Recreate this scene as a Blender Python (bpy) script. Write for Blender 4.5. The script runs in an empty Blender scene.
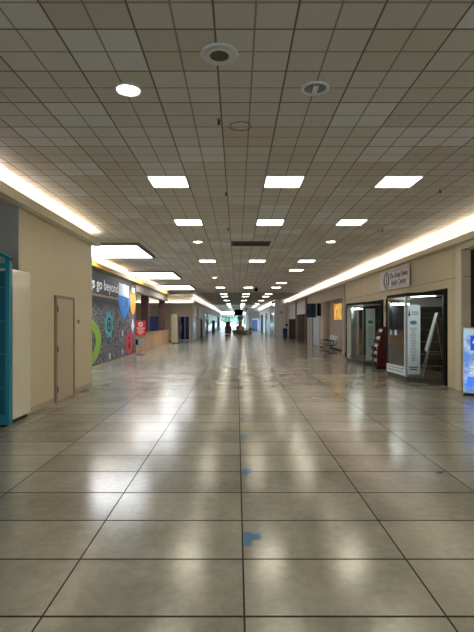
import bpy, bmesh, math, random
from mathutils import Vector, Matrix
random.seed(7)
C = bpy.context.scene.collection
sc = bpy.context.scene

# ------------------------------------------------------------------ camera, world, exposure
cam_d = bpy.data.cameras.new('camera'); cam = bpy.data.objects.new('camera', cam_d); C.objects.link(cam)
cam.location = (0, 0, 1.6); cam.rotation_euler = (math.pi/2, 0, 0)
cam_d.sensor_fit = 'HORIZONTAL'; cam_d.sensor_width = 36.0
cam_d.lens = 36.0*465/474; cam_d.shift_y = 5.5/474
cam_d.clip_end = 500; cam_d.clip_start = 0.05
sc.camera = cam
w = bpy.data.worlds.new('sky'); sc.world = w; w.use_nodes = True
bg = w.node_tree.nodes['Background']; bg.inputs[0].default_value = (0.62, 0.80, 1.0, 1); bg.inputs[1].default_value = 8.0
sc.view_settings.view_transform = 'Standard'; sc.view_settings.look = 'None'
sc.view_settings.gamma = 1.0; sc.view_settings.use_curve_mapping = False
sc.view_settings.exposure = 0.36
PANEL_E, COVE_E, SKY_E, DOWN_E = 21.0, 38.0, 6.5, 24.0

# ------------------------------------------------------------------ materials
def lin(c):
    f = lambda v: v/12.92 if v <= .04045 else ((v+.055)/1.055)**2.4
    return tuple(f(v/255) for v in c) + (1,)
MATS = {}
def mat(name, rgb, rough=.6, metal=0., spec=.5, noise=0., nscale=8., bump=0.):
    if name in MATS: return MATS[name]
    m = bpy.data.materials.new(name); m.use_nodes = True; nt = m.node_tree; b = nt.nodes['Principled BSDF']
    c = lin(rgb)
    b.inputs['Base Color'].default_value = c; b.inputs['Roughness'].default_value = rough
    b.inputs['Metallic'].default_value = metal; b.inputs['Specular IOR Level'].default_value = spec
    tc = nt.nodes.new('ShaderNodeTexCoord'); n = nt.nodes.new('ShaderNodeTexNoise')
    n.inputs['Scale'].default_value = nscale; n.inputs['Detail'].default_value = 4
    nt.links.new(tc.outputs['Object'], n.inputs['Vector'])
    mx = nt.nodes.new('ShaderNodeMix'); mx.data_type = 'RGBA'
    k = noise if noise else .04
    mx.inputs[6].default_value = tuple(v*(1-k) for v in c[:3])+(1,)
    mx.inputs[7].default_value = tuple(min(1, v*(1+k)) for v in c[:3])+(1,)
    nt.links.new(n.outputs['Fac'], mx.inputs[0]); nt.links.new(mx.outputs[2], b.inputs['Base Color'])
    if bump:
        bp = nt.nodes.new('ShaderNodeBump'); bp.inputs['Strength'].default_value = bump
        nt.links.new(n.outputs['Fac'], bp.inputs['Height']); nt.links.new(bp.outputs[0], b.inputs['Normal'])
    MATS[name] = m; return m
def emis(name, rgb, s, base=(230, 230, 230)):
    if name in MATS: return MATS[name]
    m = mat(name, base, .5); b = m.node_tree.nodes['Principled BSDF']
    b.inputs['Emission Color'].default_value = lin(rgb); b.inputs['Emission Strength'].default_value = s
    return m
class NT:
    def __init__(s, m): s.t = m.node_tree; s.n = s.t.nodes; s.b = s.n['Principled BSDF']
    def m(s, op, a, b=0., c=0.):
        nd = s.n.new('ShaderNodeMath'); nd.operation = op
        for i, v in enumerate((a, b, c)):
            if isinstance(v, (int, float)): nd.inputs[i].default_value = v
            else: s.t.links.new(v, nd.inputs[i])
        return nd.outputs[0]
    def link(s, a, b): s.t.links.new(a, b)
    def mix(s, f, a, b, mode='MIX'):
        nd = s.n.new('ShaderNodeMix'); nd.data_type = 'RGBA'; nd.blend_type = mode
        for i, v in ((0, f), (6, a), (7, b)):
            if isinstance(v, (int, float, tuple)): nd.inputs[i].default_value = v
            else: s.t.links.new(v, nd.inputs[i])
        return nd.outputs[2]
    def noise(s, vec, scale, detail=4, rough=.55):
        nd = s.n.new('ShaderNodeTexNoise'); nd.inputs['Scale'].default_value = scale
        nd.inputs['Detail'].default_value = detail; nd.inputs['Roughness'].default_value = rough
        s.link(vec, nd.inputs['Vector']); return nd.outputs['Fac']
    def ramp(s, f, lo, hi, a=0., b=1.):
        nd = s.n.new('ShaderNodeMapRange'); nd.inputs[1].default_value = lo; nd.inputs[2].default_value = hi
        nd.inputs[3].default_value = a; nd.inputs[4].default_value = b; s.link(f, nd.inputs[0]); return nd.outputs[0]
    def edge(s, v, off, per, half):       # 1 on the joint lines
        u = s.m('DIVIDE', s.m('SUBTRACT', v, off), per)
        d = s.m('ABSOLUTE', s.m('SUBTRACT', s.m('FRACT', s.m('ADD', u, .5)), .5))
        return s.m('LESS_THAN', d, half/per), s.m('FLOOR', u)
    def cell(s, i, j, k=0.):
        cb = s.n.new('ShaderNodeCombineXYZ'); s.link(i, cb.inputs[0]); s.link(j, cb.inputs[1]); cb.inputs[2].default_value = k
        wn = s.n.new('ShaderNodeTexWhiteNoise'); s.link(cb.outputs[0], wn.inputs['Vector']); return wn.outputs['Value']
def newmat(name):
    m = bpy.data.materials.new(name); m.use_nodes = True; s = NT(m)
    tc = s.n.new('ShaderNodeTexCoord'); sp = s.n.new('ShaderNodeSeparateXYZ'); s.link(tc.outputs['Object'], sp.inputs[0])
    s.v = tc.outputs['Object']; s.x, s.y, s.z = sp.outputs; return m, s

def floor_mat():
    m, s = newmat('polished_concrete')
    ex, i = s.edge(s.x, .04, 1.097, .0055); ey, j = s.edge(s.y, 2.522, .609, .0085)
    e = s.m('MAXIMUM', ex, ey); c = s.cell(i, j)
    n1 = s.noise(s.v, 1.3, 6, .6); n2 = s.noise(s.v, 14, 5, .7); n3 = s.noise(s.v, 60, 3)
    f = s.m('ADD', s.m('MULTIPLY', n1, .6), s.m('MULTIPLY', n2, .4))
    f = s.m('ADD', f, s.m('MULTIPLY', s.m('SUBTRACT', c, .5), .22))
    col = s.mix(s.ramp(f, .3, .72), lin((130, 127, 114)), lin((168, 165, 153)))
    col = s.mix(s.m('MULTIPLY', s.m('GREATER_THAN', n3, .70), .5), col, lin((96, 86, 70)))
    col = s.mix(s.m('MULTIPLY', e, .92), col, lin((38, 33, 28)))
    s.link(col, s.b.inputs['Base Color'])
    r = s.ramp(s.m('ADD', s.m('MULTIPLY', n1, .5), s.m('MULTIPLY', n2, .5)), .3, .7, .13, .25)
    s.link(s.m('MAXIMUM', r, s.m('MULTIPLY', e, .7)), s.b.inputs['Roughness'])
    s.link(s.m('MULTIPLY', s.m('SUBTRACT', 1., e), .75), s.b.inputs['Specular IOR Level'])
    bp = s.n.new('ShaderNodeBump'); bp.inputs['Strength'].default_value = .10; bp.inputs['Distance'].default_value = .02
    h = s.m('SUBTRACT', s.m('ADD', s.m('MULTIPLY', s.noise(s.v, 5, 3), .35), s.m('MULTIPLY', c, .04)), s.m('MULTIPLY', e, .25))
    s.link(h, bp.inputs['Height']); s.link(bp.outputs[0], s.b.inputs['Normal'])
    return m
def ceil_mat():
    m, s = newmat('acoustic_tile')
    ex, i = s.edge(s.x, .44, .61, .008); ey, j = s.edge(s.y, 7.145, .597, .009)
    sx, _ = s.edge(s.x, .44, .305, .0085); sy, _ = s.edge(s.y, 7.145, .2985, .009)
    c = s.cell(i, j); c2 = s.cell(i, j, 5.)
    n = s.noise(s.v, 160, 2)
    col = s.mix(c, lin((212, 206, 198)), lin((224, 220, 215)))
    col = s.mix(s.m('MULTIPLY', s.m('GREATER_THAN', c2, .84), .8), col, lin((234, 234, 238)))
    col = s.mix(s.m('MULTIPLY', s.m('LESS_THAN', c2, .12), .5), col, lin((206, 194, 178)))
    col = s.mix(s.m('MULTIPLY', s.m('GREATER_THAN', n, .6), .2), col, lin((140, 132, 120)))
    col = s.mix(s.m('MULTIPLY', s.m('MAXIMUM', sx, sy), .62), col, lin((84, 78, 70)))
    col = s.mix(s.m('MULTIPLY', s.m('MAXIMUM', ex, ey), .8), col, lin((96, 90, 82)))
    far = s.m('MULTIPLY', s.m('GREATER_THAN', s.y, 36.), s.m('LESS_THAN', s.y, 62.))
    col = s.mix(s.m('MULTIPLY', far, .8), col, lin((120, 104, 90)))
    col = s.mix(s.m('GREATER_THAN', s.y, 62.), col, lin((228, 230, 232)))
    s.link(col, s.b.inputs['Base Color']); s.b.inputs['Roughness'].default_value = .6
    s.b.inputs['Specular IOR Level'].default_value = .5
    bp = s.n.new('ShaderNodeBump'); bp.inputs['Strength'].default_value = .5; bp.inputs['Distance'].default_value = .01
    s.link(s.m('SUBTRACT', 0., s.m('MAXIMUM', sx, sy)), bp.inputs['Height']); s.link(bp.outputs[0], s.b.inputs['Normal'])
    return m
def wall_mat(name, rgb, seam):
    m, s = newmat(name)
    n = s.noise(s.v, 2.2, 5); n2 = s.noise(s.v, 90, 2)
    a = lin(rgb); col = s.mix(n, tuple(v*.93 for v in a[:3])+(1,), tuple(min(1, v*1.06) for v in a[:3])+(1,))
    if seam:
        ez = s.m('LESS_THAN', s.m('ABSOLUTE', s.m('SUBTRACT', s.z, 2.64)), .012)
        ey, _ = s.edge(s.y, 11.2, 2.8, .012)
        ey = s.m('MULTIPLY', ey, s.m('LESS_THAN', s.y, 23.))
        ez = s.m('MULTIPLY', ez, s.m('LESS_THAN', s.y, 23.))
        col = s.mix(s.m('MULTIPLY', s.m('MAXIMUM', ez, ey), .5), col, lin((95, 84, 68)))
    s.link(col, s.b.inputs['Base Color']); s.b.inputs['Roughness'].default_value = .55
    bp = s.n.new('ShaderNodeBump'); bp.inputs['Strength'].default_value = .08; s.link(n2, bp.inputs['Height']); s.link(bp.outputs[0], s.b.inputs['Normal'])
    return m
def wood_mat(name, c1, c2, per, axis='y', rough=.4):
    m, s = newmat(name)
    u = {'x': s.x, 'y': s.y}[axis]; e, i = s.edge(u, 0., per, .008)
    mp = s.n.new('ShaderNodeMapping'); mp.inputs['Scale'].default_value = (9, 9, .7); s.link(s.v, mp.inputs[0])
    n = s.noise(mp.outputs[0], 2.5, 6, .65); wn = s.cell(i, i)
    f = s.m('ADD', s.m('MULTIPLY', n, .7), s.m('MULTIPLY', wn, .4))
    col = s.mix(s.ramp(f, .25, .8), lin(c1), lin(c2)); col = s.mix(s.m('MULTIPLY', e, .7), col, lin((45, 30, 20)))
    s.link(col, s.b.inputs['Base Color']); s.b.inputs['Roughness'].default_value = rough
    return m
def mural_mat():
    m, s = newmat('chalkboard_mural_print')
    mp = s.n.new('ShaderNodeMapping'); mp.inputs['Scale'].default_value = (1, 1, 2.2); s.link(s.v, mp.inputs[0])
    n = s.noise(mp.outputs[0], 3.6, 5, .7); v = s.n.new('ShaderNodeTexVoronoi'); v.feature = 'DISTANCE_TO_EDGE'; v.inputs['Scale'].default_value = 3.5
    s.link(mp.outputs[0], v.inputs['Vector'])
    l1 = s.m('LESS_THAN', s.m('ABSOLUTE', s.m('SUBTRACT', n, .5)), .018)
    l2 = s.m('LESS_THAN', v.outputs[0], .02)
    l3 = s.m('GREATER_THAN', s.noise(mp.outputs[0], 26, 2), .62)
    low = s.ramp(s.z, 2.3, 2.0); patch = s.m('GREATER_THAN', s.noise(s.v, 1.4, 2), .42)
    l = s.m('MULTIPLY', s.m('MULTIPLY', s.m('MAXIMUM', s.m('MAXIMUM', l1, l2), l3), low), s.m('ADD', s.m('MULTIPLY', patch, .6), .25))
    basec = s.mix(s.noise(s.v, 3, 4), lin((14, 13, 16)), lin((34, 32, 37)))
    s.link(s.mix(s.m('MULTIPLY', l, .7), basec, lin((205, 208, 222))), s.b.inputs['Base Color'])
    s.b.inputs['Roughness'].default_value = .6
    return m
def glass_mat(name, tint=(.95, .98, .975), spec=1.0):
    if name in MATS: return MATS[name]
    m = bpy.data.materials.new(name); m.use_nodes = True; t = m.node_tree; t.nodes.clear()
    o = t.nodes.new('ShaderNodeOutputMaterial'); mx = t.nodes.new('ShaderNodeMixShader'); g = t.nodes.new('ShaderNodeBsdfGlossy')
    tr = t.nodes.new('ShaderNodeBsdfTransparent'); fr = t.nodes.new('ShaderNodeFresnel'); ge = t.nodes.new('ShaderNodeNewGeometry'); ma = t.nodes.new('ShaderNodeMath'); ma.operation = 'MULTIPLY_ADD'
    t.links.new(ge.outputs['Backfacing'], ma.inputs[0]); ma.inputs[1].default_value = -.8333; ma.inputs[2].default_value = 1.5; t.links.new(ma.outputs[0], fr.inputs[0])
    g.inputs['Roughness'].default_value = .02; g.inputs['Color'].default_value = (spec, spec, spec, 1)
    tr.inputs[0].default_value = tint+(1,)
    t.links.new(fr.outputs[0], mx.inputs[0]); t.links.new(tr.outputs[0], mx.inputs[1]); t.links.new(g.outputs[0], mx.inputs[2]); t.links.new(mx.outputs[0], o.inputs[0])
    MATS[name] = m; return m
M_floor, M_ceil = floor_mat(), ceil_mat()
M_tan = wall_mat('tan_paint', (208, 195, 168), False)
M_tanR = wall_mat('tan_panel_paint', (208, 195, 170), True)
M_mauve = wall_mat('mauve_paint', (188, 174, 164), False)
M_grey = wall_mat('grey_paint', (165, 160, 154), False)
M_white = mat('white_paint', (225, 226, 230), .5)
M_cornice = mat('cornice_paint', (216, 206, 184), .45)
M_gold = mat('ochre_tone', (205, 165, 80), .5)  # ochre colour of the cornice above the mural
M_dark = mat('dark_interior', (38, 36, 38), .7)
M_black = mat('black_metal', (18, 16, 16), .5, .0, .3)
M_blackp = mat('black_plastic', (12, 12, 13), .6, spec=.2)
M_chrome = mat('brushed_steel', (170, 172, 175), .3, .9)
M_wood = wood_mat('maple_planks', (176, 128, 84), (214, 172, 128), 1.1)
M_brown = wood_mat('walnut_panels', (46, 24, 16), (76, 44, 30), .6, 'y', .75)
M_brownx = wood_mat('walnut_return', (52, 26, 18), (78, 42, 28), .5, 'x', .35)
M_maroon = mat('maroon_brick_paint', (84, 56, 52), .6, noise=.2)
M_door = mat('door_paint', (190, 170, 150), .4)
M_glass = glass_mat('clear_glass'); M_glassb = glass_mat('blue_tinted_glass', (.55, .57, .68))
M_paper = mat('white_print', (226, 234, 240), .35)
M_ink = mat('navy_ink', (46, 44, 88), .5)
M_inkg = mat('grey_ink', (112, 130, 150), .5)

# ------------------------------------------------------------------ mesh building
class B:
    def __init__(s): s.bm = bmesh.new()
    def hexa(s, p):
        v = [s.bm.verts.new(q) for q in p]
        for f in ((0,3,2,1),(4,5,6,7),(0,1,5,4),(1,2,6,5),(2,3,7,6),(3,0,4,7)): s.bm.faces.new([v[i] for i in f])
        return s
    def box(s, x0, x1, y0, y1, z0, z1):
        return s.hexa([(x0,y0,z0),(x1,y0,z0),(x1,y1,z0),(x0,y1,z0),(x0,y0,z1),(x1,y0,z1),(x1,y1,z1),(x0,y1,z1)])
    def prism(s, pts, fn, a, b):           # polygon extruded between a and b; fn(u, v, t) -> point
        A = [s.bm.verts.new(fn(u, v, a)) for u, v in pts]; Bv = [s.bm.verts.new(fn(u, v, b)) for u, v in pts]
        n = len(pts); s.bm.faces.new(A); s.bm.faces.new(Bv[::-1])
        for i in range(n): s.bm.faces.new([A[i], A[(i+1) % n], Bv[(i+1) % n], Bv[i]])
        return s
    def tube(s, p, q, r, r2=None, n=12, cap=True):
        p, q = Vector(p), Vector(q); d = (q-p).normalized(); a = d.orthogonal().normalized(); b = d.cross(a); r2 = r if r2 is None else r2
        A = [s.bm.verts.new(p+(a*math.cos(t)+b*math.sin(t))*r) for t in [2*math.pi*i/n for i in range(n)]]
        D = [s.bm.verts.new(q+(a*math.cos(t)+b*math.sin(t))*r2) for t in [2*math.pi*i/n for i in range(n)]]
        for i in range(n): s.bm.faces.new([A[i], A[(i+1) % n], D[(i+1) % n], D[i]])
        if cap: s.bm.faces.new(A[::-1]); s.bm.faces.new(D)
        return s
    def lathe(s, prof, n=32, cx=0, cy=0):  # prof list of (r, z)
        rings = [[s.bm.verts.new((cx+r*math.cos(2*math.pi*i/n), cy+r*math.sin(2*math.pi*i/n), z)) for i in range(n)] for r, z in prof]
        for A, D in zip(rings, rings[1:]):
            for i in range(n): s.bm.faces.new([A[i], A[(i+1) % n], D[(i+1) % n], D[i]])
        return s
    def capl(s, z, r, n=32, cx=0, cy=0):
        s.bm.faces.new([s.bm.verts.new((cx+r*math.cos(2*math.pi*i/n), cy+r*math.sin(2*math.pi*i/n), z)) for i in range(n)]); return s
    def blob(s, c, r, sx=1, sy=1, sz=1, sub=3, amp=.2):
        bm2 = bmesh.new(); bmesh.ops.create_icosphere(bm2, subdivisions=sub, radius=1)
        rnd = random.Random(hash((round(c[0],2), round(c[1],2), round(c[2],2))) & 0xffff); mp = {}
        for v in bm2.verts:
            k = r*(1+rnd.uniform(-amp, amp)); mp[v] = s.bm.verts.new((c[0]+v.co.x*k*sx, c[1]+v.co.y*k*sy, c[2]+v.co.z*k*sz))
        for f in bm2.faces: s.bm.faces.new([mp[v] for v in f.verts])
        bm2.free(); return s
    def done(s, name, m, parent=None, loc=None, bevel=0, smooth=False):
        bmesh.ops.remove_doubles(s.bm, verts=s.bm.verts, dist=1e-6)
        bmesh.ops.recalc_face_normals(s.bm, faces=s.bm.faces)
        me = bpy.data.meshes.new(name); s.bm.to_mesh(me); s.bm.free(); me.materials.append(m)
        o = bpy.data.objects.new(name, me); C.objects.link(o)
        if parent: o.parent = parent
        if loc: o.location = loc
        if smooth:
            for p in me.polygons: p.use_smooth = True
        if bevel:
            bv = o.modifiers.new('bevel', 'BEVEL'); bv.width = bevel; bv.segments = 2; bv.limit_method = 'ANGLE'
        return o
def struct(name, b, m, parent=None, **k):
    o = b.done(name, m, parent, **k)
    if not parent: o['kind'] = 'structure'
    return o
def thing(name, label, cat, loc=(0, 0, 0), rz=0, group=None):
    o = bpy.data.objects.new(name, None); C.objects.link(o); o.location = loc; o.rotation_euler = (0, 0, rz)
    o.empty_display_size = .1; return tag(o, label, cat, group)
def tag(o, label, cat, group=None):
    o['label'] = label; o['category'] = cat
    if group: o['group'] = group
    return o
def dup(root, loc, label, group=None, rz=None):
    r = root.copy(); C.objects.link(r); r.location = loc; r['label'] = label
    if group: r['group'] = group
    if rz is not None: r.rotation_euler = (0, 0, rz)
    for ch in list(root.children):
        c = ch.copy(); C.objects.link(c); c.parent = r
        for g in list(ch.children):
            d = g.copy(); C.objects.link(d); d.parent = c
    return r
RW = Matrix(((0,0,-1,0),(-1,0,0,0),(0,1,0,0),(0,0,0,1)))   # text on the right wall, read from the aisle
LW = Matrix(((0,0,1,0),(1,0,0,0),(0,1,0,0),(0,0,0,1)))     # on the left wall
FW = Matrix(((1,0,0,0),(0,0,-1,0),(0,1,0,0),(0,0,0,1)))    # facing the camera's side
def text(name, s, size, loc, R, m, parent, width=None, align='LEFT', depth=.003, bold=0.):
    cu = bpy.data.curves.new(name, 'FONT'); cu.body = s; cu.size = size; cu.align_x = align; cu.extrude = depth; cu.offset = bold
    t = bpy.data.objects.new('tmp', cu); C.objects.link(t); bpy.context.view_layer.update()
    me = bpy.data.meshes.new_from_object(t.evaluated_get(bpy.context.evaluated_depsgraph_get()))
    bpy.data.objects.remove(t)
    if width:
        xs = [v.co.x for v in me.vertices]; k = width/(max(xs)-min(xs))
        for v in me.vertices: v.co.x *= k
    for v in me.vertices: v.co = (R @ v.co.to_4d()).to_3d()
    me.materials.clear(); me.materials.append(m); me.name = name
    o = bpy.data.objects.new(name, me); C.objects.link(o); o.location = loc; o.parent = parent
    return o
def ell(cy, cz, ry, rz, n=40): return [(cy+ry*math.cos(2*math.pi*i/n), cz+rz*math.sin(2*math.pi*i/n)) for i in range(n)]
YZ = lambda u, v, t: (t, u, v)
XY = lambda u, v, t: (u, v, t)
XZ = lambda u, v, t: (u, t, v)

# ------------------------------------------------------------------ the building shell
CZ = 3.84; Y0, Y1 = -12., 110.
struct('floor', B().box(-12, 9, Y0, Y1, -.2, 0), M_floor)
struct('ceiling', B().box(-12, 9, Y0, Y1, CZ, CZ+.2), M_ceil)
struct('wall_back', B().box(-12, -3.4, Y0-.2, Y0, 0, CZ).box(5.0, 9, Y0-.2, Y0, 0, CZ).box(-3.4, 5.0, Y0-.2, Y0, 3.3, CZ), M_tan)
struct('wall_left', B().box(-5.1, -3.6, 7.68, 11.54, 0, CZ), M_tan)                    # block with the service door
struct('wall_left', B().box(-7.4, -7.2, Y0, 7.88, 0, 3.5), M_grey)
struct('wall_left', B().box(-7.2, -5.1, 7.68, 7.88, 0, 3.5), M_grey)
struct('wall_left', B().box(-3.602, -7.2, 7.66, 7.68, 0, 3.5), M_grey)
struct('ceiling', B().box(-7.2, -3.6, Y0, 7.68, 3.5, CZ), M_mauve)                      # lowered soffit over the side opening
struct('wall_left', B().box(-5.1, -4.97, 11.54, 22.8, 0, CZ), M_tan)                   # behind the mural
struct('wall_left', B().box(-10, -4.97, 22.5, 22.8, 0, CZ), M_tan)
struct('wall_left', B().box(-10.2, -10, 22.5, 39.7, 0, CZ), M_tan)
struct('trim_1', B().box(-5.25, -4.95, 22.8, 33.2, 3.06, CZ), mat('beam_paint', (150, 138, 124), .6))
def wall_pieces(name, x0, x1, ya, yb, ops, m):
    b = B(); y = ya
    for (a, c, z0, z1) in ops:
        b.box(x0, x1, y, a, 0, CZ)
        if z1 < CZ: b.box(x0, x1, a, c, z1, CZ)
        if z0 > 0: b.box(x0, x1, a, c, 0, z0)
        y = c
    b.box(x0, x1, y, yb, 0, CZ); return struct(name, b, m)
RX = 5.2
wall_pieces('wall_right', RX, RX+.18, Y0, 22.2, [(5.5, 10.7, 0, 3.25), (11.5, 15.0, 0, 2.38), (16.5, 20.5, 0, 2.38)], M_tanR)
wall_pieces('wall_right', RX, RX+.18, 22.2, 49.6, [(22.95, 28.0, 0, 2.78), (29.1, 32.0, 0, 2.5), (35.2, 40.1, 0, 2.17), (41.2, 46.4, 0, 1.86)], M_mauve)
struct('wall_right', B().box(5.6, 5.75, 22.9, 28.2, 0, 2.9), mat('alcove_paint', (186, 170, 160), .6))
struct('wall_right', B().box(5.38, 5.6, 28.0, 28.2, 0, 2.78).box(5.38, 5.6, 22.75, 22.95, 0, 2.78).box(5.38, 5.6, 22.9, 28.1, 2.78, 2.95), mat('alcove_return_shaded', (170, 156, 146), .6))  # darker copy of the alcove paint, shade put into the returns' colour
struct('wall_right', B().box(5.22, 7.0, 10.72, 10.84, 0, 3.25), M_brownx)             # brown return of the near opening
struct('wall_right', B().box(7.0, 7.15, 5.3, 10.84, 0, 3.3), M_brown)
struct('wall_right', B().box(5.38, 7.0, 5.32, 5.5, 0, 3.25), M_tan)
struct('ceiling', B().box(5.38, 7.15, 5.32, 10.7, 3.25, 3.35), M_mauve)
struct('trim_2', B().box(5.14, 5.24, 10.45, 10.72, 3.25, 3.38).box(5.14, 5.2, 5.3, 10.45, 3.25, 3.38).box(5.16, 5.21, 10.7, 10.95, 0, 3.38), M_cornice)
struct('wall_right', B().box(4.0, 5.38, 49.6, 49.8, 0, CZ), mat('bright_white_paint', (236, 236, 244), .5))
wall_pieces('wall_right', 4.0, 4.15, 49.8, 82, [(51.0, 56.0, 0, 2.7), (61., 66.0, 0, 2.7), (71, 78, 0, 2.7)], M_white)
# shops behind the right-hand wall: floor-to-ceiling dark rooms
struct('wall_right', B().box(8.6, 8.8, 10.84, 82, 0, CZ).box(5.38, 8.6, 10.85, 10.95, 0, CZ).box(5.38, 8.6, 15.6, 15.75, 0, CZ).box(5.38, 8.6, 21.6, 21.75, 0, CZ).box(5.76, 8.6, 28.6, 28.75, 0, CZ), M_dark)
# side hall: perpendicular wall with the purple shops
b = B(); Z = 39.5
b.box(-10, -7.5, Z, Z+.2, 0, CZ).box(-7.5, -6.6, Z, Z+.2, 2.1, CZ).box(-6.6, -5.25, Z, Z+.2, 0, CZ).box(-5.25, -4.05, Z, Z+.2, 2.05, CZ).box(-4.05, -3.8, Z, Z+.2, 0, CZ).box(-7.5, -6.6, Z, Z+.2, 0, .7)
struct('wall_left', b, wall_mat('sand_paint', (196, 186, 168), False))
M_purple = mat('purple_back_wall', (70, 66, 92), .6)
struct('wall_left', B().box(-10, -4.0, 42.4, 42.5, 0, CZ), M_purple)
wall_pieces('wall_left', -3.95, -3.8, 39.7, Y1, [(40.3, 43.0, 0, 1.95), (48.4, 51.2, 0, 1.85), (55, 60.5, 0, 2.6), (62, 88, .25, 2.6), (92, 100, 0, 2.5)], wall_mat('pale_paint', (196, 196, 196), False))
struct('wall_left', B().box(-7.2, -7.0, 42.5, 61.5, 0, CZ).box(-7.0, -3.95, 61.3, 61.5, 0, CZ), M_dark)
struct('wall_left', B().box(-7.2, -7.0, 90, Y1, 0, CZ).box(-7.0, -3.95, 90, 90.2, 0, CZ), M_grey)
struct('wall_far', B().box(2.0, 2.65, 82, 82.2, 0, CZ).box(2.65, 3.85, 82, 82.2, 2.1, CZ).box(3.85, 9, 82, 82.2, 0, CZ).box(2.0, 2.15, 82.2, Y1, 0, CZ), M_grey)
b = B().box(-3.8, 2.0, Y1-.2, Y1, 3.1, CZ).box(-12, -3.8, Y1-.2, Y1, 0, CZ).box(2.0, 9, Y1-.2, Y1, 0, CZ)
struct('wall_far', b, M_white)
# unseen glass entrance behind the viewpoint, added to bring daylight onto the near ceiling
b = B()
for i in range(8): b.box(-3.4+i*1.2-.04, -3.4+i*1.2+.04, Y0-.15, Y0-.05, 0, 3.3)
wb = struct('added_window_3', b.box(-3.4, 5, Y0-.15, Y0-.05, 2.3, 2.4), M_white)
B().box(-3.4, 5, Y0-.11, Y0-.1, 0, 3.3).done('pane', M_glass, wb)
struct('floor', B().box(-40, 40, -60, Y0-.2, -.25, -.05), mat('pale_paving', (190, 190, 180), .8))  # unseen paving outside the added entrance
# far glazing
b = B()
for x in (-3.7, -2.3, -.9, .5, 1.9): b.box(x-.05, x+.05, Y1-.15, Y1-.05, 0, 3.1)
b.box(-3.8, 2, Y1-.15, Y1-.05, 2.2, 2.3).box(-3.8, 2, Y1-.15, Y1-.05, 0, .12)
wf = struct('window_1', b, M_white)
B().box(-3.8, 2, Y1-.11, Y1-.09, .1, 3.1).done('pane', M_glass, wf)
b = B()
for i in range(9): b.box(-3.9, -3.82, 62+i*3.25-.08, 62+i*3.25+.08, .25, 2.6)
b.box(-3.9, -3.82, 62, 88, 2.1, 2.18)
wf = struct('window_2', b, M_white)
B().box(-3.87, -3.86, 62, 88, .25, 2.6).done('pane', M_glass, wf)

# ------------------------------------------------------------------ cornices with hidden cove lamps
M_cove = emis('cove_lamp', (250, 250, 255), COVE_E)
def cornice(n, xw, s, ya, yb, zb, h=.16, d=.17, m=None, ramp=None):
    """xw wall plane, s = +1 if the cornice grows to +x"""
    m = m or M_cornice; b = B(); xo = xw+s*d
    prof = [(0, zb), (d, zb), (d, zb+h), (d-.02, zb+h), (d-.035, zb+h+.012), (d-.035, zb+.03), (0, zb+.03)]
    b.prism([(xw+s*u, v) for u, v in prof], lambda u, v, t: (u, t, v), ya, yb)
    o = struct('trim_%d' % n, b, m)
    e = B(); y = ya+.05
    while y < yb-.1:
        y2 = min(y+1.2, yb-.05); e.box(min(xw+s*(d-.085), xw+s*(d-.045)), max(xw+s*(d-.085), xw+s*(d-.045)), y, y2-.04, zb+.035, zb+.07); y = y2
    e.done('cove_lamp', M_cove, o); return o
cornice(3, -3.6, 1, Y0, 11.72, 3.49)
cornice(4, -4.97, 1, 11.6, 33.2, 3.47, m=M_gold)
cornice(5, -3.8, 1, 39.3, 109.7, 3.30)
cornice(6, RX, -1, Y0, 49.55, 3.40, h=.15, d=.15)
cornice(7, 4.0, -1, 49.7, 81.9, 3.3)
b = B().box(-10, -3.63, 39.35, 39.5, 3.08, 3.11).box(-10, -3.63, 39.33, 39.35, 3.08, 3.2)
o = struct('trim_8', b, M_cornice)
e = B()
for i in range(6): e.box(-9.9+i*1.04, -9.9+i*1.04+1., 39.43, 39.47, 3.12, 3.15)
e.done('cove_lamp', M_cove, o)
b = B().box(-3.8, 2, 108.9, 109.8, 3.1, 3.14).box(-3.8, 2, 108.88, 108.92, 3.1, 3.3)
o = struct('trim_9', b, M_white); e = B()
for i in range(5): e.box(-3.7+i*1.12, -3.7+i*1.12+1.05, 109.2, 109.5, 3.15, 3.2)
e.done('cove_lamp', M_cove, o)
struct('baseboard_right', B().box(5.57, 5.6, 23, 28, 0, .1).box(5.17, 5.2, 22.25, 22.95, 0, .1).box(5.17, 5.2, 28.0, 29.1, 0, .1), M_black)
struct('baseboard_left', B().box(-3.6, -3.585, 7.9, 9.12, 0, .1).box(-3.6, -3.585, 10.2, 11.54, 0, .1), mat('baseboard_tan', (176, 164, 142), .5))

# ------------------------------------------------------------------ ceiling fixtures
def panel_mat():
    m, s = newmat('fluorescent_diffuser')
    n = s.noise(s.v, 9, 3)
    tube = s.m('ABSOLUTE', s.m('SUBTRACT', s.m('ABSOLUTE', s.x), .13))
    f = s.m('ADD', s.ramp(tube, .0, .13, 1.0, .45), s.m('MULTIPLY', s.m('SUBTRACT', n, .5), .5))
    f = s.m('MULTIPLY', f, s.ramp(s.m('ABSOLUTE', s.y), .2, .29, 1., .7))
    s.link(s.m('MULTIPLY', f, PANEL_E), s.b.inputs['Emission Strength'])
    s.b.inputs['Emission Color'].default_value = lin((255, 247, 222)); s.b.inputs['Base Color'].default_value = lin((240, 232, 200))
    return m
M_panel = panel_mat()
rows = [('first', 7.45), ('second', 10.5), ('third', 17.21), ('fourth', 20.26), ('fifth', 26.97), ('sixth', 30.6), ('seventh', 37.95), ('eighth', 41.6), ('ninth', 49.5), ('tenth', 59.3), ('added eleventh', 66.0), ('added twelfth', 74.0), ('added thirteenth', 84.0), ('added last', 96.0)]  # rows past the tenth are added to brighten the far ceiling
cols = [('left', -1.09), ('middle', .745), ('right', 2.575)]
skip = {('fourth', 'left'), ('fourth', 'middle'), ('fifth', 'left'), ('fifth', 'middle')}
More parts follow.
